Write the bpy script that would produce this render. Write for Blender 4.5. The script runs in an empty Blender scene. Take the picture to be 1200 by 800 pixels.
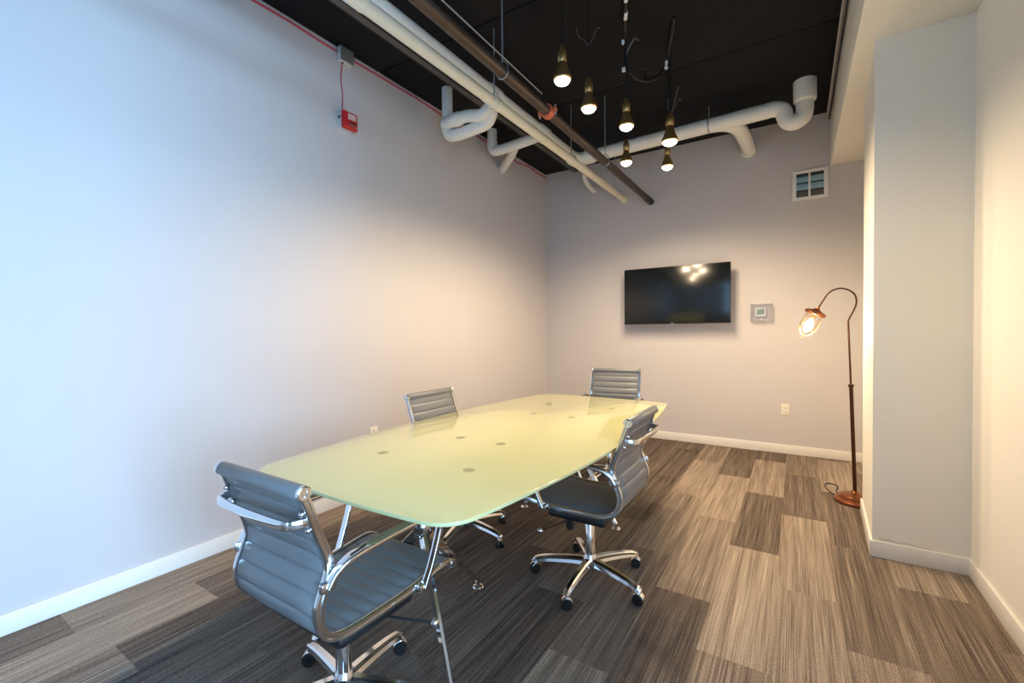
import bpy, bmesh, math, random
from mathutils import Vector, Matrix
random.seed(7)
C = bpy.context.scene.collection
SC = bpy.context.scene
PI = math.pi

# ------------------------------------------------------------------ camera, world, light, exposure
F_PX, YAW, CY, ROLL, PITCH, CAM_Z = 521.729, .5686, 397.743, -.0089, -.0178, 1.28
cam = bpy.data.cameras.new('camera')
co = bpy.data.objects.new('camera', cam)
C.objects.link(co)
fw = Vector((-math.sin(YAW)*math.cos(PITCH), math.cos(YAW)*math.cos(PITCH), math.sin(PITCH)))
rt = Vector((math.cos(YAW), math.sin(YAW), 0))
up = rt.cross(fw)
rt2 = rt*math.cos(ROLL) + up*math.sin(ROLL)
up2 = -rt*math.sin(ROLL) + up*math.cos(ROLL)
m = Matrix((rt2, up2, -fw)).transposed().to_4x4()
m.translation = Vector((0, 0, CAM_Z))
co.matrix_world = m
cam.sensor_fit = 'HORIZONTAL'
cam.sensor_width = 36.0
cam.lens = F_PX/1200*36.0
cam.shift_y = -(400-CY)/1200
cam.clip_start = .02
SC.camera = co

SC.view_settings.view_transform = 'Standard'
SC.view_settings.look = 'None'
SC.view_settings.gamma = 1.0
SC.view_settings.use_curve_mapping = False
SC.view_settings.exposure = 0.0

w = bpy.data.worlds.new('daylight'); SC.world = w
w.use_nodes = True
bg = w.node_tree.nodes['Background']
bg.inputs['Color'].default_value = (.36, .65, 1.0, 1)
bg.inputs['Strength'].default_value = 7.0

def area(name, loc, target, sx, sy, power, col):
    l = bpy.data.lights.new(name, 'AREA'); l.shape = 'RECTANGLE'; l.size = sx; l.size_y = sy
    l.energy = power; l.color = col
    o = bpy.data.objects.new(name, l); C.objects.link(o)
    o.location = loc
    o.rotation_euler = (Vector(target)-Vector(loc)).to_track_quat('-Z', 'Y').to_euler()
    return o
# daylight outside the glazed opening in the right wall, level with the street
area('daylight_outside', (4.2, -.55, 1.55), (-2.85, .55, 1.35), 1.6, 1.9, 500, (.38, .67, 1.0))
PEND_W, LAMP_W = 60.0, 22.0
WARM = (1.0, .75, .48)

# ------------------------------------------------------------------ materials
def mat(name, col, rough=.5, metal=0.0, **k):
    M = bpy.data.materials.new(name); M.use_nodes = True
    nt = M.node_tree; b = nt.nodes['Principled BSDF']
    b.inputs['Base Color'].default_value = (*col, 1)
    b.inputs['Roughness'].default_value = rough
    b.inputs['Metallic'].default_value = metal
    for key, v in k.items():
        if key in ('noise', 'bump', 'scale', 'stretch'): continue
        b.inputs[key].default_value = v
    if 'noise' in k or 'bump' in k:
        tc = nt.nodes.new('ShaderNodeTexCoord'); mp = nt.nodes.new('ShaderNodeMapping')
        mp.inputs['Scale'].default_value = k.get('stretch', (1, 1, 1))
        nz = nt.nodes.new('ShaderNodeTexNoise'); nz.inputs['Scale'].default_value = k.get('scale', 30)
        nz.inputs['Detail'].default_value = 4
        nt.links.new(tc.outputs['Object'], mp.inputs['Vector'])
        nt.links.new(mp.outputs['Vector'], nz.inputs['Vector'])
        if 'noise' in k:
            mx = nt.nodes.new('ShaderNodeMix'); mx.data_type = 'RGBA'
            a = k['noise']
            mx.inputs['A'].default_value = (*[c*(1-a) for c in col], 1)
            mx.inputs['B'].default_value = (*[min(1, c*(1+a)) for c in col], 1)
            nt.links.new(nz.outputs['Fac'], mx.inputs['Factor'])
            nt.links.new(mx.outputs['Result'], b.inputs['Base Color'])
        if 'bump' in k:
            bp = nt.nodes.new('ShaderNodeBump'); bp.inputs['Strength'].default_value = k['bump']
            bp.inputs['Distance'].default_value = .004
            nt.links.new(nz.outputs['Fac'], bp.inputs['Height'])
            nt.links.new(bp.outputs['Normal'], b.inputs['Normal'])
    return M

def emit(name, col, s):
    M = bpy.data.materials.new(name); M.use_nodes = True
    b = M.node_tree.nodes['Principled BSDF']
    b.inputs['Base Color'].default_value = (*col, 1)
    b.inputs['Emission Color'].default_value = (*col, 1)
    b.inputs['Emission Strength'].default_value = s
    return M

def clear_glass(name, tint=(1, 1, 1), base=.04):
    M = bpy.data.materials.new(name); M.use_nodes = True
    nt = M.node_tree; nt.nodes.clear()
    out = nt.nodes.new('ShaderNodeOutputMaterial'); mx = nt.nodes.new('ShaderNodeMixShader')
    tr = nt.nodes.new('ShaderNodeBsdfTransparent'); gl = nt.nodes.new('ShaderNodeBsdfGlossy')
    lw = nt.nodes.new('ShaderNodeLayerWeight'); lw.inputs['Blend'].default_value = .25
    ad = nt.nodes.new('ShaderNodeMath'); ad.operation = 'MULTIPLY_ADD'
    ad.inputs[1].default_value = .7; ad.inputs[2].default_value = base
    tr.inputs['Color'].default_value = (*tint, 1); gl.inputs['Roughness'].default_value = .03
    nt.links.new(lw.outputs['Facing'], ad.inputs[0]); nt.links.new(ad.outputs[0], mx.inputs['Fac'])
    nt.links.new(tr.outputs[0], mx.inputs[1]); nt.links.new(gl.outputs[0], mx.inputs[2])
    nt.links.new(mx.outputs[0], out.inputs['Surface'])
    return M

M_GREY = mat('grey_wall_paint', (.555, .535, .545), .6, noise=.03, scale=3, bump=.06)
M_WHITE = mat('off_white_wall_paint', (.86, .83, .75), .6, noise=.03, scale=3, bump=.06)
M_BASE = mat('white_baseboard_paint', (.80, .78, .74), .4, noise=.02, scale=8)
M_BLACK = mat('black_ceiling_paint', (.0020, .0021, .0036), .7, noise=.35, scale=14, bump=.25)
M_BLACK.node_tree.nodes['Principled BSDF'].inputs['Specular IOR Level'].default_value = .25
M_SEAM = mat('ceiling_seam_black', (.003, .003, .003), .8, noise=.1, scale=20)
M_PVC = mat('white_pipe_plastic', (.80, .79, .74), .35, noise=.03, scale=10)
M_CREAM = mat('cream_pipe_plastic', (.74, .70, .58), .38, noise=.05, scale=10)
M_IRON = mat('dark_brown_steel_pipe', (.075, .055, .045), .42, .6, noise=.3, scale=18)
M_BLKCAP = mat('black_pipe_coating', (.012, .012, .012), .5, noise=.1, scale=20)
M_CONDUIT = mat('dull_grey_steel', (.16, .15, .14), .5, .6, noise=.15, scale=12)
M_GALV = mat('galvanised_steel', (.45, .50, .52), .4, .8, noise=.15, scale=40)
M_ORANGE = mat('orange_coupling_paint', (.55, .12, .05), .5, noise=.1, scale=20)
M_CHROME = mat('polished_chrome', (.80, .81, .83), .09, 1.0, noise=.02, scale=20)
M_ALU = mat('polished_aluminium', (.74, .75, .77), .14, 1.0, noise=.03, scale=20)
M_LEATHER = mat('grey_leather', (.17, .178, .188), .40, noise=.08, scale=60, bump=.12)
M_BLK = mat('black_plastic', (.010, .010, .011), .4, noise=.1, scale=30)
M_GLASSTOP = mat('pale_green_glass', (.62, .62, .335), .07, noise=.015, scale=2)
M_GLASSTOP.node_tree.nodes['Principled BSDF'].inputs['Coat Weight'].default_value = .3
M_DISC = mat('steel_pad_under_glass', (.36, .37, .21), .35, .2, noise=.2, scale=90)
M_TVB = mat('black_gloss_bezel', (.008, .008, .009), .25, noise=.1, scale=20)
M_TVS = mat('dark_screen', (.004, .006, .008), .17, noise=.1, scale=2)
M_LOGO = mat('grey_logo_strip', (.35, .36, .38), .4, .5, noise=.05, scale=20)
M_PLATE = mat('ivory_outlet_plastic', (.78, .74, .64), .35, noise=.02, scale=20)
M_SLOT = mat('dark_slot', (.03, .03, .03), .6, noise=.1, scale=20)
M_COPPER = mat('antique_copper', (.30, .105, .045), .30, .9, noise=.3, scale=16)
M_COPPERD = mat('dark_bronze', (.085, .036, .020), .35, .8, noise=.3, scale=16)
M_BRASS = mat('aged_brass', (.55, .36, .14), .32, .9, noise=.2, scale=30)
M_RED = mat('red_alarm_plastic', (.52, .015, .02), .35, noise=.05, scale=20)
M_REDW = mat('red_cable_jacket', (.48, .03, .07), .5, noise=.1, scale=30)
M_PALEGREY = mat('pale_grey_plastic', (.62, .64, .65), .4, noise=.03, scale=20)
M_LCD = mat('grey_green_display', (.25, .36, .33), .3, noise=.05, scale=20)
M_CLEAR = clear_glass('clear_plastic', (.95, .95, .96), .04)
M_GLASS = clear_glass('clear_lamp_glass', (1, .97, .92), .05)
M_LENS = emit('lit_lamp_lens', (1.0, .90, .70), 20)
M_BULB = emit('lit_filament_bulb', (1.0, .88, .66), 22)
M_VENTDK = mat('dark_duct_interior', (.02, .025, .03), .5, noise=.3, scale=12)
M_VENTBL = mat('sheet_metal_blue_reflection', (.30, .50, .62), .35, .3, noise=.3, scale=10)  # blue reflections on the vent blades put into the base colour
M_GREYC = mat('grey_cable_jacket', (.25, .24, .24), .5, noise=.1, scale=30)
M_PALEC = mat('pale_cable_jacket', (.5, .47, .45), .5, noise=.1, scale=30)
M_CLIP = mat('white_clip_plastic', (.75, .76, .78), .4, noise=.03, scale=30)

# ------------------------------------------------------------------ mesh helpers
def smooth_path(pts, n=8):
    P = [Vector(p) for p in pts]
    if len(P) < 3: return P
    E = [P[0]*2-P[1]] + P + [P[-1]*2-P[-2]]
    out = []
    for i in range(1, len(E)-2):
        a, b, c, d = E[i-1:i+3]
        for k in range(n):
            t = k/n
            out.append(.5*((2*b)+(c-a)*t+(2*a-5*b+4*c-d)*t*t+(3*b-a-3*c+d)*t**3))
    out.append(P[-1]); return out

class MB:
    def __init__(s): s.b = bmesh.new(); s.mi = 0
    def _add(s, vs, fs):
        V = [s.b.verts.new(v) for v in vs]
        out = []
        for f in fs:
            try:
                q = s.b.faces.new([V[i] for i in f]); q.material_index = s.mi; out.append(q)
            except ValueError: pass
        return V, out
    def box(s, c, d, bev=0.0, rot=None, seg=2):
        t = bmesh.new(); bmesh.ops.create_cube(t, size=1)
        for v in t.verts: v.co = Vector((v.co.x*d[0], v.co.y*d[1], v.co.z*d[2]))
        if bev: bmesh.ops.bevel(t, geom=t.edges[:], offset=bev, segments=seg, affect='EDGES', profile=.5)
        R = rot or Matrix.Identity(3)
        t.verts.index_update()
        s._add([R @ v.co + Vector(c) for v in t.verts], [[v.index for v in f.verts] for f in t.faces])
        t.free(); return s
    def prism(s, poly, z0, z1, bev=0.0):
        t = bmesh.new()
        vs = [t.verts.new((x, y, z0)) for x, y in poly]
        f = t.faces.new(vs)
        r = bmesh.ops.extrude_face_region(t, geom=[f])
        for v in r['geom']:
            if isinstance(v, bmesh.types.BMVert): v.co.z = z1
        bmesh.ops.recalc_face_normals(t, faces=t.faces[:])
        if bev:
            ed = [e for e in t.edges if abs(e.verts[0].co.z-e.verts[1].co.z) < 1e-6]
            bmesh.ops.bevel(t, geom=ed, offset=bev, segments=2, affect='EDGES', profile=.5)
        t.verts.index_update()
        s._add([v.co.copy() for v in t.verts], [[v.index for v in f.verts] for f in t.faces])
        t.free(); return s
    def tube(s, pts, r, seg=12, n=8, smooth=True, cap=True):
        P = smooth_path(pts, n) if smooth else [Vector(p) for p in pts]
        N = len(P); rad = r if callable(r) else (lambda t: r)
        T = [(P[min(i+1, N-1)]-P[max(i-1, 0)]).normalized() for i in range(N)]
        a = Vector((0, 0, 1)) if abs(T[0].z) < .9 else Vector((1, 0, 0))
        u = (a-T[0]*a.dot(T[0])).normalized()
        vs = []
        for i in range(N):
            u = (u-T[i]*u.dot(T[i])).normalized(); v = T[i].cross(u); q = rad(i/(N-1))
            for k in range(seg):
                an = 2*PI*k/seg
                vs.append(P[i]+(u*math.cos(an)+v*math.sin(an))*q)
        fs = [[i*seg+k, i*seg+(k+1) % seg, (i+1)*seg+(k+1) % seg, (i+1)*seg+k] for i in range(N-1) for k in range(seg)]
        if cap: fs += [list(range(seg))[::-1], [(N-1)*seg+k for k in range(seg)]]
        s._add(vs, fs); return s
    def lathe(s, prof, seg=24, loc=(0, 0, 0), axis=(0, 0, 1)):
        q = Vector((0, 0, 1)).rotation_difference(Vector(axis)).to_matrix(); L = Vector(loc)
        vs = []
        for r, z in prof:
            for k in range(seg):
                a = 2*PI*k/seg; vs.append(q @ Vector((r*math.cos(a), r*math.sin(a), z)) + L)
        n = len(prof)
        fs = [[i*seg+k, i*seg+(k+1) % seg, (i+1)*seg+(k+1) % seg, (i+1)*seg+k] for i in range(n-1) for k in range(seg)]
        fs += [list(range(seg))[::-1], [(n-1)*seg+k for k in range(seg)]]
        s._add(vs, fs); return s
    def sweep(s, path, side, section, scale=None):
        """section [(a, b)]: a along the constant side vector, b along the in-plane normal"""
        P = [Vector(p) for p in path]; N = len(P); S = Vector(side).normalized(); vs = []; k = len(section)
        for i in range(N):
            t = (P[min(i+1, N-1)]-P[max(i-1, 0)]).normalized(); nn = t.cross(S).normalized()
            sc = scale(i/(N-1)) if scale else (1, 1)
            for a, b in section: vs.append(P[i]+S*a*sc[0]+nn*b*sc[1])
        fs = [[i*k+j, i*k+(j+1) % k, (i+1)*k+(j+1) % k, (i+1)*k+j] for i in range(N-1) for j in range(k)]
        fs += [list(range(k))[::-1], [(N-1)*k+j for j in range(k)]]
        s._add(vs, fs); return s
    def ball(s, c, r, seg=16, sc=(1, 1, 1)):
        prof = [(max(1e-4, r*math.sin(PI*i/10)), -r*math.cos(PI*i/10)) for i in range(11)]
        vs = []; n = 11
        for rr, z in prof:
            for k in range(seg):
                a = 2*PI*k/seg; vs.append(Vector((rr*math.cos(a)*sc[0], rr*math.sin(a)*sc[1], z*sc[2]))+Vector(c))
        fs = [[i*seg+k, i*seg+(k+1) % seg, (i+1)*seg+(k+1) % seg, (i+1)*seg+k] for i in range(n-1) for k in range(seg)]
        s._add(vs, fs); return s
    def build(s, name, m, parent=None, sharp=35):
        bmesh.ops.recalc_face_normals(s.b, faces=s.b.faces[:])
        lim = math.radians(sharp)
        for f in s.b.faces: f.smooth = True
        for e in s.b.edges:
            e.smooth = len(e.link_faces) == 2 and e.calc_face_angle(0) < lim
        me = bpy.data.meshes.new(name); s.b.to_mesh(me); s.b.free()
        for q in (m if isinstance(m, (list, tuple)) else [m]): me.materials.append(q)
        o = bpy.data.objects.new(name, me); C.objects.link(o)
        if parent: o.parent = parent
        return o

def rrect(w, h, r, n=3):
    out = []
    for cx, cy, a0 in ((w/2-r, h/2-r, 0), (-w/2+r, h/2-r, 90), (-w/2+r, -h/2+r, 180), (w/2-r, -h/2+r, 270)):
        for k in range(n+1):
            a = math.radians(a0+90*k/n); out.append((cx+r*math.cos(a), cy+r*math.sin(a)))
    return out
def empty(name, loc=(0, 0, 0), rz=0):
    o = bpy.data.objects.new(name, None); C.objects.link(o); o.location = loc; o.rotation_euler = (0, 0, rz)
    o.empty_display_size = .1
    return o
def tag(o, label, cat, group=None):
    o['label'] = label; o['category'] = cat
    if group: o['group'] = group
    return o
def struct(o):
    o['kind'] = 'structure'; return o
def copy_tree(o, parent=None):
    c = o.copy(); C.objects.link(c); c.parent = parent
    for ch in o.children: copy_tree(ch, c)
    return c

# ------------------------------------------------------------------ the room
XL, YB, ZC, XR, YREAR = -2.86, 5.362, 3.39, .762, -2.0
T = .15
struct(MB().box((XL-T/2, (YB+YREAR)/2, ZC/2), (T, YB-YREAR+2*T, ZC+.2)).build('wall_left', M_GREY))
struct(MB().box(((XL+XR)/2+.3, YB+T/2, ZC/2), (XR-XL+.9, T, ZC+.2)).build('wall_back', M_GREY))
struct(MB().box(((XL+XR)/2, YREAR-T/2, ZC/2), (XR-XL+.2, T, ZC+.2)).build('wall_rear', M_GREY))
# right wall with the glazed opening beside the camera
WY0, WY1, WZ1 = -1.5, .55, 2.95
b = MB()
b.box((XR+T/2, (WY1+YB)/2, ZC/2), (T, YB-WY1, ZC))
b.box((XR+T/2, (YREAR+WY0)/2, ZC/2), (T, WY0-YREAR, ZC))
b.box((XR+T/2, (WY0+WY1)/2, (WZ1+ZC)/2), (T, WY1-WY0, ZC-WZ1))
struct(b.build('wall_right', M_WHITE))
b = MB()
for y in (WY0+.03, WY1-.03): b.box((XR+.07, y, WZ1/2), (.08, .06, WZ1), .004)
for z in (.04, 2.40, WZ1-.03): b.box((XR+.07, (WY0+WY1)/2, z), (.08, WY1-WY0, .09 if z == 2.40 else .06), .004)
struct(b.build('window_1', M_CONDUIT))
# bump-out beside the alcove and the long soffit above it
BX0, BX1, BY0, BY1, SZ, SX = .362, .392, 3.186, 3.93, 2.872, .275
struct(MB().prism([(BX0, BY0), (XR, BY0), (XR, BY1), (BX1, BY1)], 0, SZ).build('wall_pillar', M_WHITE))
struct(MB().box(((SX+XR)/2, (YREAR+YB)/2, (SZ+ZC)/2), (XR-SX, YB-YREAR, ZC-SZ), .004).build('wall_soffit', M_WHITE))
# black panelled ceiling
b = MB(); b.mi = 1
b.box(((XL+SX)/2, (YREAR+YB)/2, ZC+.07), (SX-XL+.3, YB-YREAR, .10)); b.mi = 0
ys = [YREAR, -1.34, -.06, 1.22, 2.51, 3.795, YB]; xs = [XL, -.99, SX]
for i in range(len(ys)-1):
    b.box(((XL+SX)/2, (ys[i]+ys[i+1])/2, ZC+.01), (SX-XL, ys[i+1]-ys[i]-.012, .02), .002)
struct(b.build('ceiling', [M_BLACK, M_SEAM]))

# carpet planks: one tone per plank
def carpet_material():
    M = bpy.data.materials.new('streaked_carpet_planks'); M.use_nodes = True
    nt = M.node_tree; b = nt.nodes['Principled BSDF']; b.inputs['Roughness'].default_value = .95
    b.inputs['Specular IOR Level'].default_value = .15
    N = nt.nodes.new; L = nt.links.new
    geo = N('ShaderNodeNewGeometry'); att = N('ShaderNodeAttribute'); att.attribute_name = 'tone'
    sep = N('ShaderNodeSeparateXYZ'); L(geo.outputs['Position'], sep.inputs[0])
    sh = N('ShaderNodeMath'); sh.operation = 'MULTIPLY_ADD'; sh.inputs[1].default_value = 31.7
    L(att.outputs['Fac'], sh.inputs[0]); L(sep.outputs['Y'], sh.inputs[2])
    def streak(sx, sy, detail):
        cx = N('ShaderNodeCombineXYZ'); a = N('ShaderNodeMath'); a.operation = 'MULTIPLY'; a.inputs[1].default_value = sx
        c = N('ShaderNodeMath'); c.operation = 'MULTIPLY'; c.inputs[1].default_value = sy
        L(sep.outputs['X'], a.inputs[0]); L(sh.outputs[0], c.inputs[0])
        L(a.outputs[0], cx.inputs['X']); L(c.outputs[0], cx.inputs['Y'])
        z = N('ShaderNodeTexNoise'); z.inputs['Scale'].default_value = 1; z.inputs['Detail'].default_value = detail
        z.inputs['Roughness'].default_value = .6
        L(cx.outputs[0], z.inputs['Vector']); return z
    s1 = streak(230, 2.2, 3); s2 = streak(30, .6, 2); s3 = streak(330, 95, 2)
    def ma(x, k, add):
        n = N('ShaderNodeMath'); n.operation = 'MULTIPLY_ADD'; n.inputs[1].default_value = k
        L(x, n.inputs[0])
        if isinstance(add, float): n.inputs[2].default_value = add
        else: L(add, n.inputs[2])
        return n.outputs[0]
    v = ma(att.outputs['Fac'], .40, -.78)
    v = ma(s1.outputs['Fac'], 1.05, v); v = ma(s2.outputs['Fac'], .55, v); v = ma(s3.outputs['Fac'], .62, v)
    r = N('ShaderNodeValToRGB')
    e = r.color_ramp.elements
    e[0].position = .10; e[0].color = (.026, .021, .020, 1)
    e[1].position = 1.0; e[1].color = (.56, .47, .375, 1)
    k = e.new(.5); k.color = (.195, .152, .122, 1)
    L(v, r.inputs['Fac']); L(r.outputs['Color'], b.inputs['Base Color'])
    bp = N('ShaderNodeBump'); bp.inputs['Strength'].default_value = .5; bp.inputs['Distance'].default_value = .004
    L(s3.outputs['Fac'], bp.inputs['Height']); L(bp.outputs['Normal'], b.inputs['Normal'])
    return M
me = bpy.data.meshes.new('floor'); fb = bmesh.new(); tones = []
PW, PL = .2535, 1.03
known = {(0, 0): .75, (0, -1): .72, (0, 1): .12, (0, 2): .45, (-1, -1): .50, (-1, 0): .80, (-1, 1): .08, (-1, 2): .7,
         (-2, -1): .12, (-2, 0): .62, (-2, 1): .75, (-2, 2): .15, (-3, 0): .60, (-3, 1): .72, (-3, -1): .3, (-3, 2): .5,
         (1, 0): .25, (1, 1): .12, (1, -1): .65, (1, -2): .5, (0, -2): .6, (-1, -2): .3, (2, -1): .3, (2, 0): .25}
for ci in range(-12, 5):
    x0 = -.082+ci*PW; x1 = x0+PW
    off = (2.55-.36*ci) % PL
    off = {-11: .58, -10: 0.0}.get(ci, off)
    off = off - PL*3
    for k in range(-1, 9):
        y0 = off+k*PL; y1 = y0+PL
        row = round((y0-2.3)/PL)
        y0c, y1c = max(y0, YREAR), min(y1, YB); x0c, x1c = max(x0, XL-.05), min(x1, XR+.05)
        if y1c-y0c < .01 or x1c-x0c < .01: continue
        t = known.get((ci, row), random.choice([.05, .15, .25, .35, .5, .65, .8]))
        if ci <= -4: t = t*.45-.10
        if ci == -10: t = .80 if y0 < .5 else .25
        if ci == -11: t = .15 if y0 < .3 else .6
        if ci == -9 and y0 < .2: t = .5
        fb.faces.new([fb.verts.new(p) for p in ((x0c, y0c, 0), (x1c, y0c, 0), (x1c, y1c, 0), (x0c, y1c, 0))])
        tones.append(t+random.uniform(-.04, .04))
fb.to_mesh(me); fb.free()
me.attributes.new('tone', 'FLOAT', 'FACE')
me.attributes['tone'].data.foreach_set('value', tones)
me.materials.append(carpet_material())
fl = struct(bpy.data.objects.new('floor', me)); C.objects.link(fl)

# baseboards
BH, BT = .0905, .012
struct(MB().box((XL+BT/2, (YREAR+YB)/2, BH/2), (BT, YB-YREAR, BH), .003).build('baseboard_left', M_BASE))
struct(MB().box(((XL+XR)/2, YB-BT/2, BH/2), (XR-XL, BT, BH), .003).build('baseboard_back', M_BASE))
struct(MB().box((XR-BT/2, (WY1+BY0)/2, BH/2), (BT, BY0-WY1, BH), .003).build('baseboard_right', M_BASE))
b = MB(); b.prism([(BX0-.012, BY0-.012), (XR-.006, BY0-.012), (XR-.006, BY0+.002), (BX0+.002, BY0+.002), (BX1+.002, BY1), (BX1-.012, BY1)], 0, BH, .003)
struct(b.build('baseboard_pillar', M_BASE))

# ------------------------------------------------------------------ conference table
TX, TY, TZ = -1.325, 2.172, .74
table = tag(empty('conference_table', (TX, TY, 0)), 'long boat-shaped conference table with pale green glass top and chrome legs', 'table')
def table_outline():
    HW, EW, HL, R = .625, .515, 1.262, .085
    pts = []
    def side(y): return HW-(HW-EW)*(y/HL)**2
    def endy(x): return HL-.022*(x/EW)**2
    cor = []
    n = 16
    right = [(side(-HL+.12+(2*HL-.24)*i/n), -HL+.12+(2*HL-.24)*i/n) for i in range(n+1)]
    def arc(sx, sy):
        a = Vector((sx*side(HL-.12), sy*(HL-.12))); c = Vector((sx*(EW-.10), sy*endy(EW-.10))); k = Vector((sx*EW*1.0, sy*endy(EW)))
        return [tuple((1-t)**2*a+2*t*(1-t)*k+t*t*c) for t in [j/8 for j in range(1, 9)]]
    top = [(x, endy(x)) for x in [(EW-.10)*(1-2*i/8) for i in range(1, 8)]]
    pts += right + arc(1, 1) + top + arc(-1, 1)[::-1]
    pts += [(-x, -y) for x, y in right] + arc(-1, -1) + [(-x, -y) for x, y in top] + arc(1, -1)[::-1]
    return pts
ttop = MB().prism(table_outline(), TZ-.012, TZ, .002).build('tabletop', M_GLASSTOP, table)
for sx, yy in ((.245, -.805), (.125, -.402), (.135, .375), (.245, .79)):
    for s in (-1, 1):
        MB().lathe([(.0005, 0), (.022, 0), (.024, .0006), (.0005, .0006)], 20, (s*sx, yy, TZ)).build('mounting_pad', M_DISC, ttop)
def table_base(cy, feet, marks):
    hub = Vector((0, cy, .46))
    bb = MB()
    bb.lathe([(.001, -.035), (.032, -.035), (.04, -.02), (.04, .03), (.03, .045), (.001, .045)], 20, hub)
    for mx, my in marks:
        e = Vector((mx, my, TZ-.022)); d = (e-hub).normalized()
        bb.tube([hub+d*.01, hub.lerp(e, .5), e], lambda t: .017-.006*t, 10, smooth=False)
        bb.lathe([(.001, -.006), (.024, -.006), (.026, 0), (.026, .0098), (.001, .0098)], 18, e)
    base = bb.build('table_base', M_CHROME, table)
    for fx, fy in feet:
        fo = Vector((fx, fy, .03)); d = fo-hub
        side = d.cross(Vector((0, 0, 1))).normalized()
        lb = MB()
        path = [hub.lerp(fo, t) for t in (0, .25, .5, .75, 1)]
        lb.sweep(path, side, [(-.018, .018), (.018, .018), (.007, -.020), (-.007, -.020)], lambda t: (1-.40*t, 1-.55*t))
        lb.lathe([(.001, 0), (.026, 0), (.028, .003), (.024, .008), (.010, .012), (.008, .034), (.001, .034)], 20, (fx, fy, 0))
        lb.build('table_leg', M_CHROME, base)
table_base(1.36-TY, [(.372, 1.12-TY), (-.372, 1.12-TY), (-.02, 1.768-TY)], [(.245, -.805), (-.245, -.805), (.125, -.402), (-.125, -.402)])
table_base(2.955-TY, [(.345, 2.765-TY), (-.345, 2.765-TY), (0, 3.36-TY)], [(.245, .79), (-.245, .79), (.135, .375), (-.135, .375)])

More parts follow.
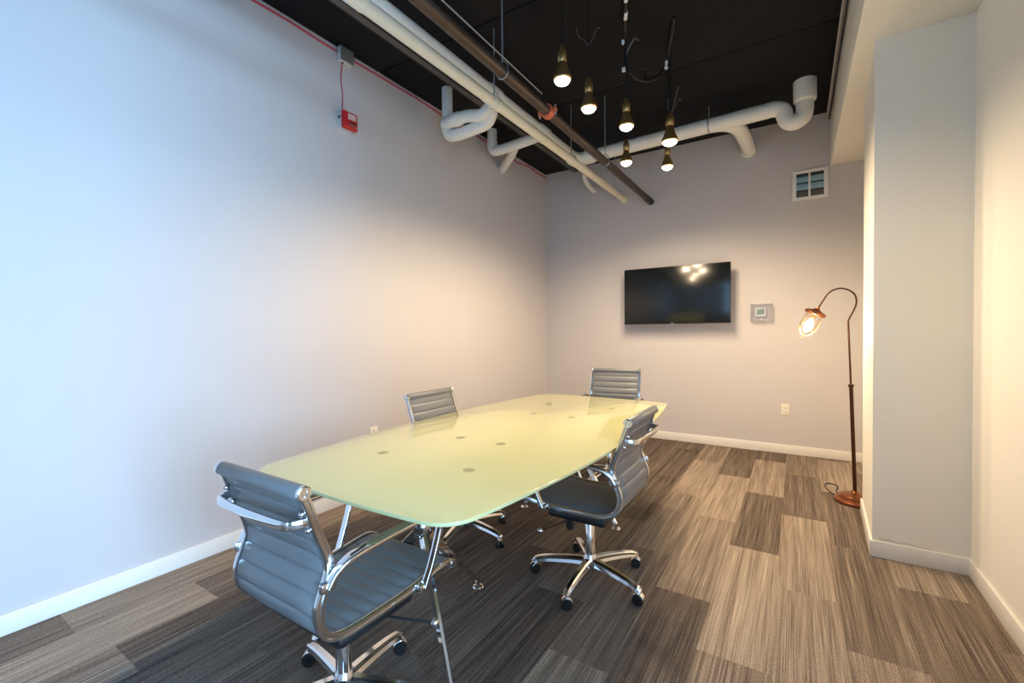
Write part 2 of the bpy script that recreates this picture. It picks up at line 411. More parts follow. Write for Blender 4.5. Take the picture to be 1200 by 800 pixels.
# ------------------------------------------------------------------ office chair
RX = .2125
PROF = [(-.272, .862), (-.252, .805), (-.230, .740), (-.204, .672), (-.199, .630), (-.214, .585), (-.232, .535), (-.229, .485), (-.205, .445),
        (-.160, .424), (-.10, .418), (0, .417), (.10, .418), (.18, .424), (.25, .432), (.295, .430), (.322, .412)]
def make_chair():
    root = empty('office_chair')
    path2 = smooth_path([(0, y, z) for y, z in PROF], 8)
    # arclength
    S = [0]
    for i in range(1, len(path2)): S.append(S[-1]+(path2[i]-path2[i-1]).length)
    def at(s):
        for i in range(1, len(S)):
            if s <= S[i] or i == len(S)-1:
                t = (s-S[i-1])/(S[i]-S[i-1]); return path2[i-1].lerp(path2[i], t), (path2[i]-path2[i-1]).normalized()
    total = S[-1]
    sbend = min(range(len(path2)), key=lambda i: (path2[i]-Vector((0, -.205, .445))).length); sbend = S[sbend]
    PIT = .0535
    cut = round(sbend/PIT)*PIT
    def sling(s0, s1):
        b = MB(); n = max(2, int((s1-s0)/PIT*10)); rows = []
        cols = [(-.203, .45), (-.197, .85), (-.12, 1), (0, 1), (.12, 1), (.197, .85), (.203, .45)]
        vs = []
        for i in range(n+1):
            s = s0+(s1-s0)*i/n; p, t = at(min(s, total-1e-5)); nn = Vector((0, -t.z, t.y))
            ph = (s/PIT) % 1.0
            th = .0045+.0075*max(0.0, math.sin(PI*ph))**.45
            if s < .045: th = .009
            for x, q in cols: vs.append(p+Vector((x, 0, 0))+nn*th*q)
            for x, q in reversed(cols): vs.append(p+Vector((x, 0, 0))-nn*th*q)
        k = 14
        fs = [[i*k+j, i*k+(j+1) % k, (i+1)*k+(j+1) % k, (i+1)*k+j] for i in range(n) for j in range(k)]
        fs += [list(range(k))[::-1], [n*k+j for j in range(k)]]
        b._add(vs, fs); return b
    bk = sling(0.0, cut)
    roll = [(.001, -.212), (.0175, -.212), (.021, -.207), (.021, .207), (.0175, .212), (.001, .212)]
    bk.lathe(roll, 20, path2[0], (1, 0, 0))
    back = bk.build('backrest', M_LEATHER, root, sharp=60)
    for s in (-1, 1):
        MB().lathe([(.001, 0), (.019, 0), (.0205, .004), (.0205, .012), (.017, .015), (.009, .015), (.007, .012), (.001, .012)], 24,
                   path2[0]+Vector((s*.209, 0, 0)), (s, 0, 0)).build('end_cap', M_CHROME, back)
    st = sling(cut, total)
    st.lathe([(.001, -.206), (.011, -.206), (.013, -.203), (.013, .203), (.011, .206), (.001, .206)], 16, path2[-1], (1, 0, 0))
    st.build('seat', M_LEATHER, root, sharp=60)
    rail = [(-.008, -.0105), (-.003, -.0125), (.004, -.0125), (.009, -.0105), (.0095, -.0045), (.005, -.003), (.005, .003), (.0095, .0045), (.009, .0105), (.004, .0125), (-.003, .0125), (-.008, .0105)]
    for s in (-1, 1):
        b = MB()
        sec = [(a*s, c) for a, c in rail]
        b.sweep([p+Vector((s*RX, 0, 0)) for p in path2], (1, 0, 0), sec)
        b.lathe([(.001, -.009), (.014, -.009), (.016, -.006), (.016, .006), (.014, .009), (.001, .009)], 18, path2[-1]+Vector((s*RX, 0, 0)), (1, 0, 0))
        for z, y in ((.802, -.256), (.752, -.238)): b.ball((s*(RX-.012), y-.012, z), .0085, 10)
        b.build('side_frame', M_ALU, root)
        # armrest loop
        ap = smooth_path([(s*.2335, -.216, .588), (s*.2375, -.196, .620), (s*.242, -.160, .645), (s*.245, -.10, .655), (s*.245, 0, .659), (s*.245, .10, .659),
                          (s*.245, .185, .655), (s*.244, .217, .640), (s*.243, .222, .610), (s*.241, .210, .560), (s*.238, .180, .480), (s*.234, .158, .430), (s*.233, .150, .412)], 6)
        b = MB()
        n = len(ap)
        b.sweep(ap, (1, 0, 0), rrect(.038, .016, .005), lambda t: (.66+.34*max(0, min(1, (t-.08)/.12, (.70-t)/.10)), 1.0))
        b.box((s*.227, -.213, .592), (.020, .046, .030), .006); b.box((s*.228, .150, .413), (.022, .044, .028), .006)
        arm = b.build('armrest', M_CHROME, root)
        MB().box((s*.245, -.125, .6595), (.009, .055, .007), .003, Matrix.Rotation(math.radians(9), 3, 'X')).build('screw_slot', M_BLK, arm)
    # handle bar behind the back
    b = MB()
    hp = smooth_path([(-RX+.010, -.245, .777), (-RX+.014, -.268, .777), (-.184, -.292, .777), (-.155, -.303, .777), (0, -.308, .777), (.155, -.303, .777), (.184, -.292, .777), (RX-.014, -.268, .777), (RX-.010, -.245, .777)], 7)
    b.sweep(hp, (0, 0, 1), rrect(.026, .011, .004))
    b.build('back_handle', M_CHROME, root)
    # under the seat
    b = MB()
    b.box((0, -.005, .378), (.385, .30, .046), .018); b.box((0, .0, .352), (.14, .22, .05), .015)
    for y in (-.10, .14): b.box((0, y, .403), (.425, .035, .012), .004)
    b.lathe([(.001, -.03), (.026, -.03), (.028, -.02), (.024, .03), (.001, .03)], 16, (0, .15, .325), (0, .25, 1))
    b.lathe([(.001, -.03), (.017, -.03), (.020, -.022), (.018, .035), (.001, .035)], 16, (-.12, .055, .318))
    b.lathe([(.001, 0), (.027, 0), (.029, .01), (.029, .05), (.001, .05)], 20, (0, 0, .292))
    b.build('tilt_mechanism', M_BLK, root)
    for s in (-1, 1):
        b = MB(); b.tube([(s*.06, .03, .352), (s*.15, .04, .350), (s*.23, .075, .343), (s*.30, .115, .335)], .0045, 8)
        lv = b.build('lever', M_BLK, root)
        MB().ball((s*.308, .12, .334), .014).build('lever_knob', M_CHROME, lv)
    MB().lathe([(.001, .05), (.026, .05), (.026, .285), (.022, .292), (.001, .292)], 24).build('gas_column', M_CHROME, root)
    # five-star base
    b = MB()
    b.lathe([(.001, .048), (.034, .048), (.040, .06), (.040, .10), (.034, .125), (.028, .135), (.001, .135)], 24)
    for k in range(5):
        a = 2*PI*k/5; d = Vector((math.cos(a), math.sin(a), 0)); sd = Vector((-math.sin(a), math.cos(a), 0))
        lp = smooth_path([d*.022+Vector((0, 0, .098)), d*.08+Vector((0, 0, .098)), d*.16+Vector((0, 0, .094)), d*.235+Vector((0, 0, .086)), d*.278+Vector((0, 0, .076)), d*.296+Vector((0, 0, .062))], 6)
        b.sweep(lp, sd, [(-.017, .012), (-.010, .018), (.010, .018), (.017, .012), (.015, .005), (.007, -.004), (.013, -.018), (-.013, -.018), (-.007, -.004), (-.015, .005)],
                lambda t: (1.15-.38*t, 1.15-.45*t))
    base = b.build('star_base', M_ALU, root)
    for k in range(5):
        a = 2*PI*k/5; d = Vector((math.cos(a), math.sin(a), 0))
        q = MB(); th = a+(.9, -.7, 2.2, .5, -1.3)[k]; ax = Vector((math.cos(th), math.sin(th), 0)); c = d*.288+Vector((0, 0, .026))
        for sgn in (-1, 1):
            q.lathe([(.001, 0), (.021, 0), (.0255, .004), (.0255, .013), (.022, .017), (.001, .017)], 20, c+ax*.004*sgn, ax*sgn)
        q.mi = 1
        fw_ = Vector((-ax.y, ax.x, 0))
        hood = [c+fw_*(.0285*math.cos(t))+Vector((0, 0, .0285*math.sin(t))) for t in [math.radians(-10+25*i) for i in range(7)]]
        q.sweep(hood, ax, rrect(.030, .004, .0015))
        q.tube([c+Vector((0, 0, .024)), c+Vector((0, 0, .046))], .008, 10, smooth=False)
        q.build('caster', [M_BLK, M_CHROME], base)
    return root
UPPER = ('backrest', 'seat', 'side_frame', 'armrest', 'back_handle', 'tilt_mechanism', 'lever')
def pose(o, x, y, face, raise_, star):
    """face: heading of the sitter in degrees (90 = towards +Y)"""
    o.location = (x, y, 0); rz = math.radians(face-90); o.rotation_euler = (0, 0, rz)
    for ch in o.children:
        n = ch.name.split('.')[0]
        if n in UPPER: ch.location.z = raise_
        if n == 'star_base': ch.rotation_euler = (0, 0, math.radians(star)-rz)
        if n == 'gas_column': ch.location.z = raise_*.9
    return o
CG = 'office chairs around the conference table'
chair = make_chair()
chairs = [chair, copy_tree(chair), copy_tree(chair), copy_tree(chair)]
specs = [(-1.300, .950, 90.0, 0.0, 97, 'grey ribbed office chair at the near end of the table, back turned to the viewer'),
         (-1.765, 2.185, 1.5, .015, -5, 'grey ribbed office chair on the left of the table, against the long wall'),
         (-.895, 2.130, 180.0, .008, 55, 'grey ribbed office chair on the right of the table, whole star base in view'),
         (-1.350, 3.650, 277.0, .055, -31, 'grey ribbed office chair at the far end of the table, under the television')]
for o, sp in zip(chairs, specs):
    pose(o, *sp[:5]); tag(o, sp[5], 'chair', CG)

# ------------------------------------------------------------------ television, thermostat, outlets, vent
tv = tag(empty('television', (-1.153, 5.185, 1.674)), 'black flat-screen television mounted on the back wall', 'television')
MB().box((0, .018, 0), (1.142, .034, .645), .004).build('bezel', M_TVB, tv)
MB().box((0, -.0005, .003), (1.120, .003, .618), .0005).build('screen', M_TVS, tv)
MB().box((-.025, -.001, -.317), (.033, .004, .008), .001).build('logo_strip', M_LOGO, tv)
b = MB(); b.box((0, .045, -.04), (.75, .022, .40), .008); b.box((0, .085, 0), (.12, .08, .14), .004); b.box((0, .146, 0), (.36, .054, .24), .003)
b.build('wall_bracket', M_BLK, tv)

th = tag(empty('thermostat', (-.310, YB, 1.455)), 'small white thermostat with grey screen inside a clear locking cover', 'thermostat')
MB().box((-.006, -.014, .004), (.098, .024, .095), .004).build('body', M_CLIP, th)
MB().box((-.006, -.027, .010), (.068, .003, .055), .001).build('screen', M_LCD, th)
b = MB()
for p, d in (((0, -.052, 0), (.192, .004, .180)), ((-.094, -.027, 0), (.004, .053, .180)), ((.094, -.027, 0), (.004, .053, .180)), ((0, -.027, .088), (.184, .053, .004)), ((0, -.027, -.088), (.184, .053, .004))):
    b.box(p, d)
cv = b.build('clear_cover', M_CLEAR, th)
b = MB(); b.lathe([(.001, 0), (.012, 0), (.012, .010), (.001, .012)], 14, (-.004, -.054, -.066), (0, -1, 0))
b.build('lock', M_GALV, cv)
b = MB()
for sx in (-1, 1): b.box((sx*.094, -.003, 0), (.012, .006, .19), .001)
b.box((0, -.003, .092), (.198, .006, .010), .001); b.box((0, -.003, -.092), (.198, .006, .010), .001)
b.build('mounting_frame', M_PALEGREY, th)

def outlet(loc, rz, label):
    o = tag(empty('wall_outlet', loc, rz), label, 'outlet', 'wall outlets')
    b = MB(); b.box((0, -.003, 0), (.074, .006, .118), .002); b.build('cover_plate', M_PLATE, o)
    for s in (-1, 1):
        r = MB().box((0, -.0065, s*.025), (.034, .003, .030), .001).build('receptacle', M_PLATE, o)
        for t in (-1, 1): MB().box((t*.006, -.0085, s*.025+.003), (.002, .002, .009)).build('slot', M_SLOT, r)
        MB().lathe([(.0002, 0), (.0025, 0), (.0025, .001), (.0002, .001)], 10, (0, -.0078, s*.025-.008), (0, -1, 0)).build('ground_hole', M_SLOT, r)
outlet((-.096, YB, .452), 0, 'ivory wall outlet on the back wall beside the floor lamp')
outlet((XL, 2.398, .468), PI/2, 'ivory wall outlet on the left wall, peeking above the table edge')

vt = tag(empty('wall_vent', (.110, YB, 2.720)), 'square white-framed vent with two dark openings high on the back wall', 'vent')
b = MB(); W, H = .300, .298
for s in (-1, 1):
    b.box((s*(W/2-.018), -.006, 0), (.036, .014, H), .003); b.box((0, -.006, s*(H/2-.016)), (W-.06, .014, .032), .003)
b.box((-.004, -.006, 0), (.018, .012, H-.06), .002)
b.build('frame', M_CLIP, vt)
MB().box((0, -.0015, 0), (W-.05, .003, H-.05)).build('duct_opening', M_VENTDK, vt)
for z, hh, mm in ((.055, .058, M_VENTBL), (-.018, .064, M_VENTBL), (-.086, .052, M_CONDUIT)):  # blue and grey blade tones paint in the bands reflected by the louver
    MB().box((0, -.005, z), (W-.066, .003, hh), .001, Matrix.Rotation(math.radians(-6), 3, 'X')).build('damper_blade', mm, vt)

# ------------------------------------------------------------------ floor lamp
lamp = tag(empty('floor_lamp', (.366, 4.10, 0)), 'copper floor lamp with hooked neck and lit glass jar shade', 'lamp')
def LP(x, z, y=0): return (x-.366, y, z)
MB().lathe([(.001, 0), (.126, 0), (.132, .010), (.130, .022), (.118, .030), (.100, .034), (.098, .046), (.090, .058), (.062, .068), (.024, .074), (.015, .086), (.001, .086)], 40).build('base', M_COPPER, lamp)
b = MB(); b.tube([LP(.366, .08), LP(.340, .855)], .0125, 14, smooth=False)
b.lathe([(.001, -.012), (.016, -.012), (.018, -.004), (.018, .004), (.016, .008), (.001, .010)], 16, LP(.3395, .862))
b.build('lower_pole', M_COPPERD, lamp)
b = MB(); b.tube([LP(.339, .86), LP(.321, 1.337)], .0065, 10, smooth=False); b.build('upper_pole', M_COPPERD, lamp)
b = MB(); b.tube([LP(.321, 1.333), LP(.333, 1.368), LP(.354, 1.415), LP(.369, 1.470), LP(.362, 1.522), LP(.335, 1.556), LP(.300, 1.574), LP(.270, 1.579), LP(.232, 1.569), LP(.200, 1.545), LP(.172, 1.500), LP(.140, 1.440)], .0058, 10, 5)
b.build('hooked_neck', M_COPPERD, lamp)
ax = (Vector(LP(.032, 1.205))-Vector(LP(.140, 1.440))).normalized(); cp = Vector(LP(.136, 1.433))
MB().lathe([(.001, -.012), (.012, -.012), (.014, 0), (.034, .014), (.066, .024), (.072, .030), (.072, .046), (.066, .050), (.001, .050)], 28, cp, ax).build('shade_cap', M_COPPER, lamp)
b = MB(); gp = [(.054, .048), (.056, .075), (.060, .110), (.058, .150), (.048, .185), (.030, .208), (.010, .218), (.001, .219)]
seg = 28; q = Vector((0, 0, 1)).rotation_difference(ax).to_matrix(); vs = []
for r, z in gp:
    for k in range(seg): vs.append(q @ Vector((r*math.cos(2*PI*k/seg), r*math.sin(2*PI*k/seg), z))+cp)
b._add(vs, [[i*seg+k, i*seg+(k+1) % seg, (i+1)*seg+(k+1) % seg, (i+1)*seg+k] for i in range(len(gp)-1) for k in range(seg)])
sh = b.build('glass_shade', M_GLASS, lamp)
b = MB()
for k in range(6):
    a = 2*PI*k/6+.3
    b.tube([q @ Vector(((r+.003)*math.cos(a), (r+.003)*math.sin(a), z))+cp for r, z in gp[:-1]], .0016, 6, 3)
b.tube([cp+ax*.219, cp+ax*.228+Vector((.008, 0, 0)), cp+ax*.24, cp+ax*.228-Vector((.008, 0, 0)), cp+ax*.219], .0016, 6, 4)
b.build('wire_cage', M_BRASS, sh)
MB().lathe([(.001, .045), (.016, .045), (.016, .080), (.013, .085), (.001, .085)], 16, cp, ax).build('bulb_socket', M_BRASS, lamp)
MB().lathe([(.001, .084), (.012, .085), (.016, .098), (.026, .118), (.031, .138), (.028, .158), (.016, .172), (.001, .176)], 24, cp, ax).build('bulb', M_BULB, lamp)
pl = bpy.data.lights.new('lamp_bulb_light', 'POINT'); pl.energy = LAMP_W; pl.color = WARM; pl.shadow_soft_size = .03
po = bpy.data.objects.new('lamp_bulb_light', pl); C.objects.link(po); po.parent = lamp; po.location = cp+ax*.190
b = MB(); b.tube([(-.085, .10, .012), (-.10, .20, .006), (-.085, .345, .006), (-.15, .375, .006), (-.17, .27, .006), (-.13, .12, .006), (-.10, .0, .006)][:6]+[(-.115, .085, .012)], .004, 8, 8)
b.build('power_cord', M_BLK, lamp)

# ------------------------------------------------------------------ pipes under the ceiling
def pipe_thing(name, label, cat='pipe', group=None): return tag(empty(name), label, cat, group)
def fitting(b, c, axis, r, l):
    a = Vector(axis).normalized()
    b.lathe([(.001, -l/2), (r-.004, -l/2), (r, -l/2+.004), (r, l/2-.004), (r-.004, l/2), (.001, l/2)], 24, c, a)
PR = .066
dp = pipe_thing('drain_pipe', 'large white drain pipe with side traps, highest of the long pipes')
b = MB(); b.tube([(-2.065, YREAR, 3.175), (-2.065, 4.50, 3.175)], PR, 24, smooth=False)
for y in (1.35, 2.965, 3.80): fitting(b, (-2.065, y, 3.175), (0, 1, 0), PR+.010, .14)
b.build('long_run', M_PVC, dp)
b = MB(); b.tube([(-2.065, 4.44, 3.175), (-2.055, 4.52, 3.175), (-2.0, 4.575, 3.176), (-1.93, 4.58, 3.178)], PR, 24, 6)
b.tube([(-1.94, 4.58, 3.178), (-.24, 4.58, 3.212)], PR, 24, smooth=False)
fitting(b, (-1.90, 4.58, 3.178), (1, 0, .02), PR+.010, .10)
b.build('cross_run', M_PVC, dp)
b = MB(); b.tube([(-.245, 4.58, 3.212), (-.165, 4.58, 3.214), (-.108, 4.58, 3.185), (-.088, 4.58, 3.13), (-.068, 4.58, 3.085), (-.018, 4.58, 3.062), (.034, 4.58, 3.085), (.054, 4.58, 3.135), (.056, 4.58, 3.22)], PR, 24, 8)
b.lathe([(.001, 0), (.072, 0), (.084, .012), (.086, .02), (.086, .18), (.001, .18)], 28, (.056, 4.58, 3.212))
b.build('end_trap', M_PVC, dp)
b = MB(); b.tube([(-.66, 4.58, 3.200), (-.57, 4.60, 3.195), (-.49, 4.68, 3.185), (-.455, 4.80, 3.178), (-.435, 5.05, 3.172), (-.425, 5.36, 3.168)], PR, 22, 6)
fitting(b, (-.43, 5.34, 3.168), (0, 1, 0), PR+.008, .03)
b.build('wall_branch', M_PVC, dp)
# side trap one: riser, elbow, two legs back to the run
b = MB(); b.tube([(-2.555, 2.99, 3.39), (-2.555, 2.99, 3.10)], .046, 20, smooth=False)
b.ball((-2.555, 2.985, 3.075), .060, 18)
b.tube([(-2.556, 2.985, 3.08), (-2.556, 2.995, 3.02), (-2.53, 3.0, 2.985), (-2.45, 3.0, 2.972), (-2.28, 3.0, 2.978), (-2.15, 3.0, 2.992), (-2.09, 2.99, 3.05), (-2.07, 2.97, 3.12)], .050, 20, 6)
b.tube([(-2.55, 2.96, 3.078), (-2.46, 2.925, 3.058), (-2.40, 2.92, 3.055), (-2.287, 2.93, 3.058), (-2.16, 2.94, 3.035), (-2.09, 2.95, 3.07), (-2.07, 2.96, 3.13)], .049, 20, 6)
fitting(b, (-2.39, 2.921, 3.055), (1, 0, 0), .056, .07)
b.build('side_trap', M_PVC, dp)
b = MB(); b.tube([(-2.69, 3.86, 3.39), (-2.69, 3.86, 3.24), (-2.685, 3.86, 3.19), (-2.65, 3.86, 3.165), (-2.56, 3.855, 3.162), (-2.35, 3.84, 3.165), (-2.15, 3.82, 3.17), (-2.06, 3.80, 3.175)], .050, 20, 6)
fitting(b, (-2.69, 3.86, 3.24), (0, 0, 1), .056, .06)
b.tube([(-2.40, 3.85, 3.165), (-2.52, 3.98, 3.155), (-2.66, 4.11, 3.148), (-2.86, 4.29, 3.140)], .046, 20, 6)
b.build('side_trap', M_PVC, dp)
b = MB(); b.tube([(-.70, 4.58, 3.202), (-.70, 4.58, 3.39)], .004, 8, smooth=False); fitting(b, (-.70, 4.58, 3.202), (1, 0, .02), PR+.002, .02)
b.build('hanger', M_GALV, dp)

cpipe = pipe_thing('water_pipe', 'slender cream pipe hung on clevis hangers below the white drain pipe')
b = MB(); b.tube([(-1.79, YREAR, 2.88), (-1.775, YB, 2.88)], .036, 20, smooth=False)
for y in (1.42, 3.86, 2.60): fitting(b, (-1.78, y, 2.88), (0, 1, 0), .043, .10)
fitting(b, (-1.775, YB-.012, 2.88), (0, 1, 0), .052, .02)
b.build('pipe_run', M_CREAM, cpipe)
def hanger(parent, x, y, z, r, top=ZC):
    b = MB(); b.tube([(x, y, z+r+.03), (x, y, top)], .0045, 8, smooth=False)
    pts = [(x+(r+.006)*math.cos(t), y, z+(r+.006)*math.sin(t)) for t in [2*PI*i/20 for i in range(20)]]
    pts = [(px, py, pz if pz < z+r*.5 else z+(pz-z)*1.0+.02*(pz-z)/r) for px, py, pz in pts]
    b.tube(pts+[pts[0]], .0035, 6, smooth=False)
    b.build('hanger', M_GALV, parent)
for y in (-.1, 1.35, 2.585, 3.845, 5.05): hanger(cpipe, -1.78, y, 2.88, .036)

bp_ = pipe_thing('sprinkler_pipe', 'dark brown steel pipe with an orange coupling, lowest of the long pipes')
b = MB(); b.tube([(-1.455, YREAR, 2.80), (-1.455, 5.20, 2.80)], .034, 22, smooth=False); b.build('pipe_run', M_IRON, bp_)
b = MB(); b.tube([(-1.455, 5.12, 2.80), (-1.455, YB, 2.80)], .037, 22, smooth=False); b.build('black_end_sleeve', M_BLKCAP, bp_)
b = MB(); fitting(b, (-1.455, 2.76, 2.80), (0, 1, 0), .047, .055)
for s in (-1, 1):
    b.box((-1.455+s*.054, 2.76, 2.80), (.030, .036, .026), .005)
cpl = b.build('orange_coupling', M_ORANGE, bp_)
for s in (-1, 1):
    MB().lathe([(.001, -.032), (.008, -.032), (.008, .032), (.001, .032)], 8, (-1.455+s*.060, 2.76, 2.80), (0, 0, 1)).build('bolt', M_GALV, cpl)
for y in (.9, 2.2, 3.86): hanger(bp_, -1.455, y, 2.80, .034)
# thin tube riding along the brown pipe
tag(MB().tube([(-1.405, YREAR, 2.838), (-1.405, 0, 2.838), (-1.405, 1.5, 2.838), (-1.41, 2.60, 2.838)], .004, 8, 6).build('conduit', M_GREYC), 'thin grey conduit running along the brown steel pipe', 'conduit')

gc = tag(empty('strut_channel'), 'dull grey steel channel on the ceiling between wall and pipes', 'channel')
b = MB(); b.box((-2.412, (YREAR+YB)/2, 3.345), (.050, YB-YREAR, .012)); 
for s in (-1, 1): b.box((-2.412+s*.022, (YREAR+YB)/2, 3.36), (.007, YB-YREAR, .04))
b.build('channel', M_CONDUIT, gc)
b = MB(); b.tube([(-2.462, YREAR, 3.362), (-2.462, YB, 3.362)], .010, 10, smooth=False); b.build('conduit', M_BLKCAP, gc)
el = tag(MB().tube([(-2.19, 5.10, 3.39), (-2.19, 5.10, 3.20), (-2.19, 5.11, 3.15), (-2.18, 5.16, 3.10), (-2.175, 5.25, 3.07), (-2.17, 5.37, 3.055)], .030, 16, 6).build('elbow_pipe', M_PVC), 'short white bent pipe dropping into the back wall near the corner', 'pipe')

# ------------------------------------------------------------------ fire alarm, junction box, cables
jb = tag(empty('junction_box', (XL, 2.165, 3.335)), 'square steel junction box at the top of the left wall', 'junction box')
MB().box((.024, 0, 0), (.048, .115, .10), .002).build('box', M_PALEGREY, jb)
MB().box((.050, 0, 0), (.004, .118, .104), .001).build('cover', M_GALV, jb)
b = MB(); b.lathe([(.001, 0), (.009, 0), (.009, .003), (.001, .003)], 12, (.02, -.02, -.051), (0, 0, -1)); b.build('knockout', M_SLOT, jb)
al = tag(empty('fire_alarm', (XL, 2.165, 2.850)), 'red fire alarm strobe on the left wall below the junction box', 'alarm')
MB().box((.022, 0, 0), (.044, .112, .112), .004).build('back_box', M_PALEGREY, al)
MB().lathe([(.001, 0), (.012, 0), (.012, .002), (.001, .002)], 14, (.022, -.0565, .022), (0, -1, 0)).build('knockout', M_SLOT, al)
MB().box((.060, .002, 0), (.036, .128, .128), .012, seg=3).build('red_housing', M_RED, al)
b = MB()
for i in range(5): b.box((.0785, .012, .045-.009*i), (.003, .070, .005), .001)
b.build('horn_grille', M_CLIP, al)
b = MB(); b.box((.082, .010, -.026), (.016, .085, .048), .006); b.build('strobe_lens', M_CLEAR, al)
b = MB(); b.box((.080, .010, -.026), (.006, .040, .022), .002); b.build('strobe_reflector', M_CHROME, al)
aw = tag(MB().tube([(XL+.012, 2.150, 3.284), (XL+.006, 2.140, 3.18), (XL+.006, 2.152, 3.06), (XL+.006, 2.150, 2.96), (XL+.02, 2.155, 2.905)], .0035, 6, 6).build('alarm_cable', M_REDW), 'thin red wire dropping from junction box to fire alarm', 'cable')
def wavy(y0, y1, seed):
    r = random.Random(seed); out = []; y = y0
    while y < y1:
        out.append((XL+.010, y, 3.352+r.uniform(-.012, .008)-(.02 if 3.2 < y < 5.1 and r.random() < .4 else 0))); y += .22
    out.append((XL+.010, y1, 3.350)); return out
tag(MB().tube(wavy(YREAR, 2.105, 3), .0065, 7, 5).build('fire_alarm_cable', M_REDW), 'red alarm cable along the ceiling edge, near side of the junction box', 'cable', 'red alarm cables')
tag(MB().tube(wavy(2.228, YB, 5), .0065, 7, 5).build('fire_alarm_cable', M_REDW), 'red alarm cable along the ceiling edge, far side of the junction box', 'cable', 'red alarm cables')
cb = tag(empty('cable_bundle'), 'bundle of grey and black cables along the top of the soffit', 'cable bundle')
for i, (dx, dz, r, m_) in enumerate(((-.010, -.012, .008, M_GREYC), (-.012, -.032, .009, M_PALEC), (-.010, -.052, .007, M_GREYC), (-.010, -.070, .006, M_BLK), (-.026, -.018, .007, M_GREYC), (-.026, -.038, .006, M_PALEC))):
    rr = random.Random(i)
    b = MB(); b.tube([(SX+dx-.002*rr.random(), YREAR+(YB-YREAR)*k/14, ZC+dz+rr.uniform(-.006, .006)) for k in range(15)], r, 8, 4); b.build('cable', m_, cb)

# ------------------------------------------------------------------ pendant lights
PENDS = [(-1.124, 2.314, 'hanging bulb on a black cord, nearest of the six pendants'),
         (-1.125, 2.699, 'hanging bulb on a black cord, second nearest pendant beside the brown pipe'),
         (-1.004, 3.080, 'hanging bulb under the near end of the cable swag'),
         (-.811, 3.513, 'hanging bulb in large brass socket with wires twisted around its cord'),
         (-1.219, 3.733, 'farther left hanging bulb in front of the white cross pipe'),
         (-.952, 4.030, 'hanging bulb farthest back, lowest of the pendants in view')]
ZP = 2.70
pend = []
for i, (x, y, lab) in enumerate(PENDS):
    o = tag(empty('pendant_light', (x, y, ZP)), lab, 'pendant light', 'pendant bulbs over the table')
    pend.append(o); k = 1.30 if i == 3 else 1.10
    b = MB(); b.tube([(0, 0, .17), (.004, 0, .35), (-.003, .002, .52), (0, 0, ZC-ZP)], .0042, 8, 4)
    b.build('cord', M_BLK, o)
    MB().lathe([(.001, .095*k), (.021*k, .095*k), (.024*k, .10*k), (.024*k, .145*k), (.014*k, .165*k), (.010*k, .18*k), (.001, .18*k)], 20).build('socket', M_BRASS, o)
    MB().lathe([(.001, .003), (.043*k, .003), (.0475*k, .010), (.046*k, .022), (.034*k, .055), (.022*k, .082*k), (.020*k, .098*k), (.001, .098*k)], 24).build('bulb', M_BRASS, o)
    MB().lathe([(.001, -.024), (.018*k, -.021), (.032*k, -.012), (.040*k, .0), (.042*k, .0045), (.001, .0045)], 24).build('lit_lens', M_LENS, o)
    l = bpy.data.lights.new('pendant_bulb_light', 'SPOT'); l.energy = PEND_W; l.color = WARM; l.shadow_soft_size = .04
    l.spot_size = math.radians(170); l.spot_blend = .65
    lo = bpy.data.objects.new('pendant_bulb_light', l); C.objects.link(lo); lo.parent = o; lo.location = (0, 0, -.05)
    rr = random.Random(20+i)
    zt = (.62, .50, .60, .30, .55, .55)[i]
    if i < 4:
        b = MB()
        for j in range(2):
            a = rr.uniform(0, 2*PI); d = Vector((math.cos(a), math.sin(a), 0))
            b.tube([Vector((0, 0, zt-.10)), d*.03+Vector((0, 0, zt-.05)), d*.07+Vector((0, 0, zt+rr.uniform(-.03, .06))), d*.09+Vector((0, 0, zt+rr.uniform(-.05, .09)))], .0014, 5, 5)
        b.build('wire_tie', M_GREYC, o)
    if i == 3:
        b = MB()
        for ph in (0, 2.1, 4.2):
            b.tube([(.014*math.cos(ph+t*1.1+rr.uniform(-.4, .4)), .014*math.sin(ph+t*1.1), .18+t*.03) for t in range(22)], .0022, 6, 3)
        b.build('twisted_wire', M_BLK, o)
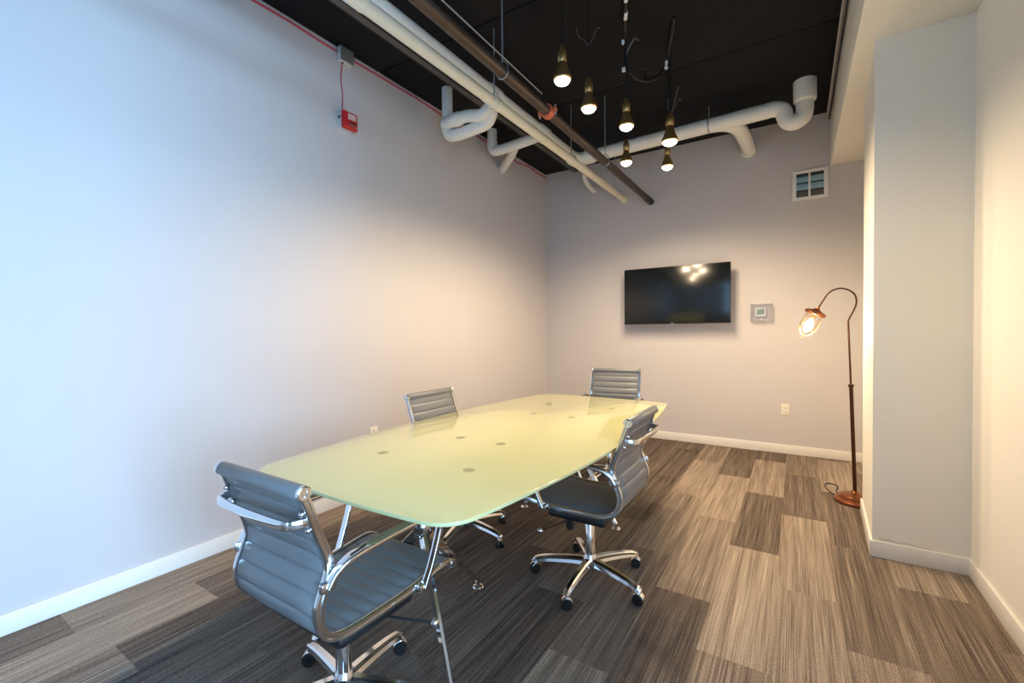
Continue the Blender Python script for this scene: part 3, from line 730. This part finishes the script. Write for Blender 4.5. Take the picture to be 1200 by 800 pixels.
def feed(o, pts, r, clips):
    L = o.location
    f = MB().tube([Vector(p)-L for p in pts], r, 8, 6).build('feed_cable', M_BLK, o)
    for p, d, rz in clips:
        MB().box(Vector(p)-L, d, .003, Matrix.Rotation(math.radians(rz), 3, 'Z')).build('clip', M_CLIP, f)
feed(pend[2], [(-.80, 2.55, 3.385), (-.88, 2.72, 3.36), (-.955, 2.92, 3.36), (-.998, 3.05, 3.345), (-1.012, 3.083, 3.25), (-1.012, 3.085, 3.10)], .010,
     [((-.955, 2.925, 3.36), (.022, .07, .022), 22), ((-.90, 2.765, 3.358), (.022, .07, .022), 22), ((-1.022, 3.075, 3.29), (.020, .016, .030), 0), ((-1.02, 3.075, 3.10), (.022, .022, .026), 0)])
feed(pend[3], [(-.70, 3.16, 3.385), (-.74, 3.28, 3.36), (-.795, 3.44, 3.37), (-.818, 3.512, 3.34), (-.820, 3.517, 3.20), (-.818, 3.515, 3.02)], .009,
     [((-.832, 3.505, 3.30), (.020, .016, .030), 0), ((-.832, 3.500, 3.262), (.022, .022, .020), 0)])
sw = tag(empty('cable_swag', (-.92, 3.28, 3.085)), 'black cable draped between two pendant cords, with one empty socket', 'cable')
L = sw.location
MB().tube([Vector(p)-L for p in ((-.985, 3.105, 3.085), (-.965, 3.17, 3.07), (-.92, 3.28, 3.085), (-.875, 3.39, 3.15), (-.845, 3.46, 3.235))], .008, 8, 6).build('cable', M_BLK, sw)
b = MB(); b.tube([Vector(p)-L for p in ((-.925, 3.27, 3.085), (-.925, 3.27, 3.16))], .009, 10, smooth=False)
b.tube([Vector(p)-L for p in ((-.925, 3.27, 3.15), (-.95, 3.24, 3.17), (-.90, 3.30, 3.175))], .003, 6, 4)
b.build('empty_socket', M_BLK, sw)

# flaked paint above the pillar baseboard
b = MB(); rr = random.Random(4)
b.tube([(BX0+.03+.02*k, BY0-.0005, .098+.016*max(0, 1-k/10)*rr.uniform(.3, 1.2)) for k in range(12)], lambda t: .0035*(1-t)+.001, 6, 3)
b.build('paint_flake', M_PALEC, bpy.data.objects['wall_pillar'])
